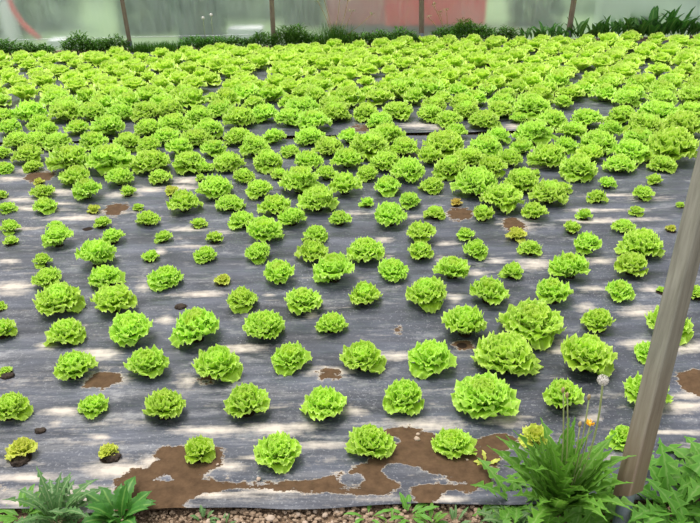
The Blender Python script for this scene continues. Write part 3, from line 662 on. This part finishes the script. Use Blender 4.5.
# tall seeding stalks in front of the sheet
def stalk_plant(px, tops, Y, label, seed):
    rng = random.Random(seed); b = yp(px, 40, Y); t = empty('seeding_stalks', (b.x, Y, 0)); mb = MB()
    for (tx, ty) in tops:
        e = yp(tx, ty, Y+rng.uniform(-.05, .05))-Vector((b.x, Y, 0)); s0 = Vector((rng.uniform(-.03, .03), 0, 0))
        mb.tube([s0.lerp(e, u)+Vector((.03*math.sin(u*3.1), 0, 0)) for u in np.linspace(0, 1, 6)], .004, 5)
        lf = MB()
        for k in range(12):
            q = e+Vector((rng.gauss(0, .012), rng.gauss(0, .010), rng.gauss(0, .012))); lobed_leaf(lf, q, rng.uniform(0, 6.28), R(rng.uniform(0, 70)), .04, .01, 2, rng, 40, .3, 3)
        lf.build('seed_cluster', M['stalk'], t)
    mb.build('stalk', M['dry'], t); tag(t, label, 'weed stalk'); return t
stalk_plant(332, [(318, 2), (322, -6), (348, 0), (352, 12), (340, -8), (372, 14)], 9.8, 'thin straw-coloured seeding stalks in front of the faded red panel', 1)
stalk_plant(443, [(434, 6), (440, 14), (446, 10), (429, 18)], 9.85, 'thin green seeding stalks in front of the red container', 2)
for (px, py, l) in [(203, 18, 'left one of two tiny white seed clocks by the far sheeting'), (211, 15, 'right one of two tiny white seed clocks by the far sheeting')]:
    e = yp(px, py, 9.8); b = yp(px+3, 45, 9.8); t = empty('dandelion_clock', (b.x, 9.8, -.01)); mb = MB(); q = e-t.location
    mb.tube([(0, 0, 0), (q.x*.4, 0, q.z*.5), q], .003, 5); mb.build('stalk', M['stalk'], t); mb = MB(); mb.blob(q, .021, (1, 1, 1), 1, .15, 8); mb.build('seed_head', M['pappus'], t)
    tag(t, l, 'dandelion clock')

# ------------------------------------------------------------------ foreground post
base = gp(618.5, 530); zb = depth(base)
dtop = ray(758, -30); top = CO+dtop*(zb*.95)
ax = (top-base).normalized()
post = empty('metal_post', base)
q = ax.to_track_quat('Z', 'Y').to_matrix().to_4x4()
# turn the section so that one corner faces the camera
def prism(sec, z0f, z1, ang):
    rot = Matrix.Rotation(ang, 4, 'Z'); vs = []; m_ = len(sec)
    for (x, y) in sec:
        v = rot @ Vector((x, y, 0)); vs.append(Vector((v.x, v.y, z0f(v))))
    for (x, y) in sec:
        v = rot @ Vector((x, y, 0)); vs.append(Vector((v.x, v.y, z1)))
    return vs, [(i, (i+1) % m_, m_+(i+1) % m_, m_+i) for i in range(m_)]
s_ = .0292; rc = .006; sec = []
for (cx_, cy_, a0) in [(s_-rc, s_-rc, 0), (-s_+rc, s_-rc, 90), (-s_+rc, -s_+rc, 180), (s_-rc, -s_+rc, 270)]:
    for k in range(5): a = R(a0+k*22.5); sec.append((cx_+rc*math.cos(a), cy_+rc*math.sin(a)))
ln = (top-base).length
ANG = R(57)
pb = MB(); vs, fs = prism(sec, lambda v: .115-v.x*.55, ln, ANG); pb.add(vs, fs)
vi, fi = prism([(x*.9, y*.9) for x, y in sec], lambda v: .115-v.x*.55, ln, ANG); pb.add(vi, [f[::-1] for f in fi])
m_ = len(sec); b0_ = 0; pb.f += [(i, 2*m_+i, 2*m_+(i+1) % m_, (i+1) % m_) for i in range(m_)]; pb.mi += [0]*m_
po = pb.build('tube', M['post'], post, smooth=False); po.rotation_euler = q.to_euler()
sk = MB(); sk.tube([(0, 0, -.12), (0, 0, .3)], .022, 16); so = sk.build('ground_stake', M['stake'], post); so.rotation_euler = q.to_euler()
tag(post, 'weathered brown-grey square metal post leaning at the right, foreground', 'post')

# ------------------------------------------------------------------ far side: posts, sheeting, things beyond it
for i, (px, py, tx) in enumerate([(-20, 53, -38), (131, 50, 122), (274, 46, 271.5), (421.5, 42, 421.5), (568, 36, 574), (712, 33, 730)]):
    b = gp(px, py)
    if b.y > 9.86: b = yp(px, py, 9.86); b.z = 0
    t_ = yp(tx, 0, b.y); d = (t_-b).normalized(); e = b+d*2.1
    pt = empty('support_post', b); mb = MB(); r2 = Matrix.Rotation(R(45), 3, 'Z')
    qq = d.to_track_quat('Z', 'Y').to_matrix(); mb.box((0, 0, 1.0), (.026, .026, .98)); o = mb.build('tube', M['farpost'], pt, smooth=False); o.rotation_euler = (qq @ Matrix.Rotation(R(20), 3, 'Z')).to_euler()
    mb = MB(); mb.tube([(0, 0, -.1), (0, 0, .12)], .034, 12); o = mb.build('base_sleeve', M['stake'], pt); o.rotation_euler = qq.to_euler()
    tag(pt, ['weathered far post just outside the left picture edge', 'weathered brown post by the far sheeting, first from the left in view', 'brown far post second from the left, behind leafy weeds', 'brown far post in front of the red container', 'brown far post fourth from the left, right of the container', 'far post beyond the right picture edge'][i], 'post', 'posts along the far sheeting')
    if i in (0, 5):
        for c_ in list(pt.children): bpy.data.objects.remove(c_)
        bpy.data.objects.remove(pt)
sh = MB(); nx, nz = 160, 14
def sheet_grid(x0, x1, z0f, z1, Y, nx, nz):
    b = MB()
    for j in range(nz+1):
        for i in range(nx+1):
            x = x0+(x1-x0)*i/nx; u = j/nz; z = z0f(x)*(1-u)+z1*u
            b.v.append((x, Y+.015*noise.noise((x*3, z*2, 1))+.006*noise.noise((x*12, z*3, 4)), z)); b.lt.append(.5)
    b.f = [(j*(nx+1)+i, j*(nx+1)+i+1, (j+1)*(nx+1)+i+1, (j+1)*(nx+1)+i) for j in range(nz) for i in range(nx)]; b.mi = [0]*len(b.f); return b
tag(sheet_grid(-9, 9, lambda x: -.03, 2.1, YW, 200, 16).build('wall_back', M['sheet']), kind='structure')
x2 = yp(593, 20, YW-.03).x
tag(sheet_grid(x2, 9, lambda x: 0.0, 2.1, YW-.035, 80, 12).build('plastic_sheet', M['sheet2']), 'second whiter translucent plastic sheet overlapping the wall at top right', 'plastic sheet')
w_ = MB(); z1_ = yp(30, 39.5, YW-.03); z2_ = yp(270, 34.5, YW-.03)
w_.tube([(-7, YW-.03, z1_.z+.0), (z1_.x, YW-.03, z1_.z), (z2_.x, YW-.03, z1_.z), (z2_.x+.6, YW-.03, z1_.z-.02)], .004, 6)
tag(w_.build('wire', M['white_wire']), 'thin pale wire along the foot of the far sheeting, left half', 'wire')

# red container
Yr = 10.75
a = yp(327, 20, Yr); b = yp(385, 22, Yr); c = yp(484, 24, Yr); zb_ = .10
rc_ = empty('container', ((a.x+c.x)/2, Yr+.5, 0)); ox = (a.x+c.x)/2
def rbox(name, x0, x1, y0, y1, z0, z1, m_, par):
    mb = MB(); mb.box(((x0+x1)/2-ox, (y0+y1)/2-(Yr+.5), (z0+z1)/2), ((x1-x0)/2, (y1-y0)/2, (z1-z0)/2)); return mb.build(name, m_, par, smooth=False)
rbox('body', b.x, c.x, Yr, Yr+1.2, zb_, 1.3, M['red'], rc_); o = rbox('end_panel', a.x, b.x, Yr+.02, Yr+1.2, zb_+.02, 1.3, M['oldred'], rc_); o['label'] = 'faded red end section'
rbox('skid', a.x+.05, c.x-.02, Yr+.05, Yr+1.1, -.03, zb_, M['dkgrey'], rc_)
for k in range(6):
    xx = b.x+(c.x-b.x)*(k+.5)/6; rbox('rib', xx-.02, xx+.02, Yr-.025, Yr, zb_+.04, 1.25, M['red'], rc_)
tag(rc_, 'red metal container seen blurred through the far sheeting', 'container')
# red bent pipe at left
Yp = 10.6; mb = MB(); pp = [yp(x, y, Yp) for x, y in [(2, -22), (9, -6), (16, 10), (24, 22), (33, 31), (42, 38)]]; o_ = Vector((pp[-1].x, Yp, 0))
mb.tube([p-o_ for p in pp], .035, 10); o = mb.build('pipe', M['red'], loc=o_); tag(o, 'red curved pipe outside, blurred behind the sheeting at top left', 'pipe')
# pale slabs
for (x0, x1, y0, y1, Y, lab) in [(49, 70, 40, 47, 10.3, 'white slab lying outside behind the sheeting at left'), (229, 262, 28, 38, 10.5, 'pale block behind the sheeting left of the second far post'), (3, 8, 2, 12, 11, 'small white box outside beside the red pipe')]:
    a = yp(x0, y1, Y); b = yp(x1, y0, Y); z0_ = max(-.03, a.z) if Y < 11 else -.03
    mb = MB(); hz = (b.z+.03)/2 if b.z > .05 else .05
    mb.box((0, .15, hz), ((b.x-a.x)/2, .15, hz)); o = mb.build('slab' if Y < 11 else 'box', M['white'], smooth=False, loc=((a.x+b.x)/2, Y, -.03)); tag(o, lab, 'slab' if Y < 11 else 'box')
# white rail at top right
mb = MB(); a = yp(680, 11, 10.3); b = yp(720, 10.5, 10.3); mb.box((0, 0, 0), ((b.x-a.x)/2+.1, .02, .02)); 
for sx_ in (-1, 1): mb.box((sx_*.2, .0, -(a.z)/2-.01), (.015, .015, a.z/2))
tag(mb.build('rail', M['white'], smooth=False, loc=((a.x+b.x)/2, 10.3, a.z)), 'white low rail outside at the top right corner', 'rail')
# shrubs outside
def shrub(px, w, h, Y, seed, lab, dens=2200):
    rng = random.Random(seed); w *= 1.35; b = yp(px, 20, Y); t = empty('shrub', (b.x, Y, -.03)); mb = MB()
    for k in range(dens):
        v = Vector((rng.gauss(0, 1), rng.gauss(0, 1), rng.gauss(0, 1))).normalized()*rng.uniform(.5, 1)
        p = Vector((v.x*w, v.y*w*.7, max(.03, h*.32+v.z*h*.68))); s = rng.uniform(.03, .06)
        a = Vector((rng.uniform(-1, 1), rng.uniform(-1, 1), rng.uniform(-1, 1))).normalized(); c_ = a.orthogonal().normalized()
        mb.add([p-a*s, p+c_*s*.5, p+a*s, p-c_*s*.5], [(0, 1, 2, 3)], .6)
    mb.build('foliage', M['outside_leaf'], t)
    tk = MB()
    for k in range(6): tk.tube([(rng.uniform(-.1, .1)*w, 0, 0), (rng.uniform(-.5, .5)*w, rng.uniform(-.2, .2)*w, h*.7)], [.02, .01], 6)
    tk.build('stem', M['dry'], t); tag(t, lab, 'shrub', 'shrubs outside behind the sheeting')
for i, a in enumerate([(-25, .7, 1.7, 11.6, 'dark shrub outside behind the sheeting, far left'), (46, .55, 1.5, 12.3, 'dark shrub outside right of the red pipe'), (148, .35, 1.3, 11.6, 'bluish shrub outside right of the first far post'), (182, .3, 1.4, 12.2, 'dim narrow shrub outside between the first two far posts'), (201, .3, 1.4, 10.8, 'dark narrow shrub outside behind the two seed clocks'), (250, .6, 1.1, 13.0, 'dim low shrub outside before the second far post'), (305, .3, 1.2, 12.0, 'thin shrub outside left of the container'), (532, .35, 1.3, 11.4, 'bluish-green shrub outside right of the red container'), (600, .8, 1.6, 13, 'dim wide shrub outside behind the whiter sheet'), (705, .5, 1.4, 10.9, 'dark green shrub outside at the top right corner')]):
    shrub(a[0], a[1], a[2], a[3], 300+i, a[4])
# a hedge far outside closes the view
hb = MB(); rg = random.Random(8)
for k in range(9000):
    p = Vector((rg.uniform(-16, 16), 18+rg.uniform(-.6, .6), rg.uniform(0, 3.2))); s = rg.uniform(.08, .16)
    a = Vector((rg.uniform(-1, 1), rg.uniform(-1, 1), rg.uniform(-1, 1))).normalized(); c_ = a.orthogonal().normalized()
    hb.add([p-a*s, p+c_*s*.6, p+a*s, p-c_*s*.6], [(0, 1, 2, 3)], .6)
tag(hb.build('hedge', M['outside_leaf']), 'long dim green hedge far outside behind the sheeting', 'hedge')

# ------------------------------------------------------------------ light
w = bpy.data.worlds.new('sky'); sc.world = w; w.use_nodes = True; nt = w.node_tree; nt.nodes.clear()
out = nt.nodes.new('ShaderNodeOutputWorld'); bg = nt.nodes.new('ShaderNodeBackground'); tc = nt.nodes.new('ShaderNodeTexCoord')
sx = nt.nodes.new('ShaderNodeSeparateXYZ'); L(nt, tc.outputs['Generated'], sx.inputs[0])
r = ramp(nt, sx.outputs[2], [(0, (.50, .53, .55)), (.35, (.80, .83, .86)), (1, (1.0, 1.0, 1.0))])
L(nt, r.outputs[0], bg.inputs['Color']); bg.inputs['Strength'].default_value = 1.25; L(nt, bg.outputs[0], out.inputs[0])
sl = bpy.data.lights.new('sun', 'SUN'); sl.energy = 3.4; sl.angle = R(30); sl.color = (1, .97, .9)
so = bpy.data.objects.new('sun', sl); COL.objects.link(so)
so.rotation_euler = Vector((.30, -.28, -1)).to_track_quat('-Z', 'Y').to_euler(); so.location = (0, 4, 6)
vs_ = sc.view_settings; vs_.view_transform = 'Standard'; vs_.look = 'None'; vs_.exposure = 0.19; vs_.gamma = 1; vs_.use_curve_mapping = False
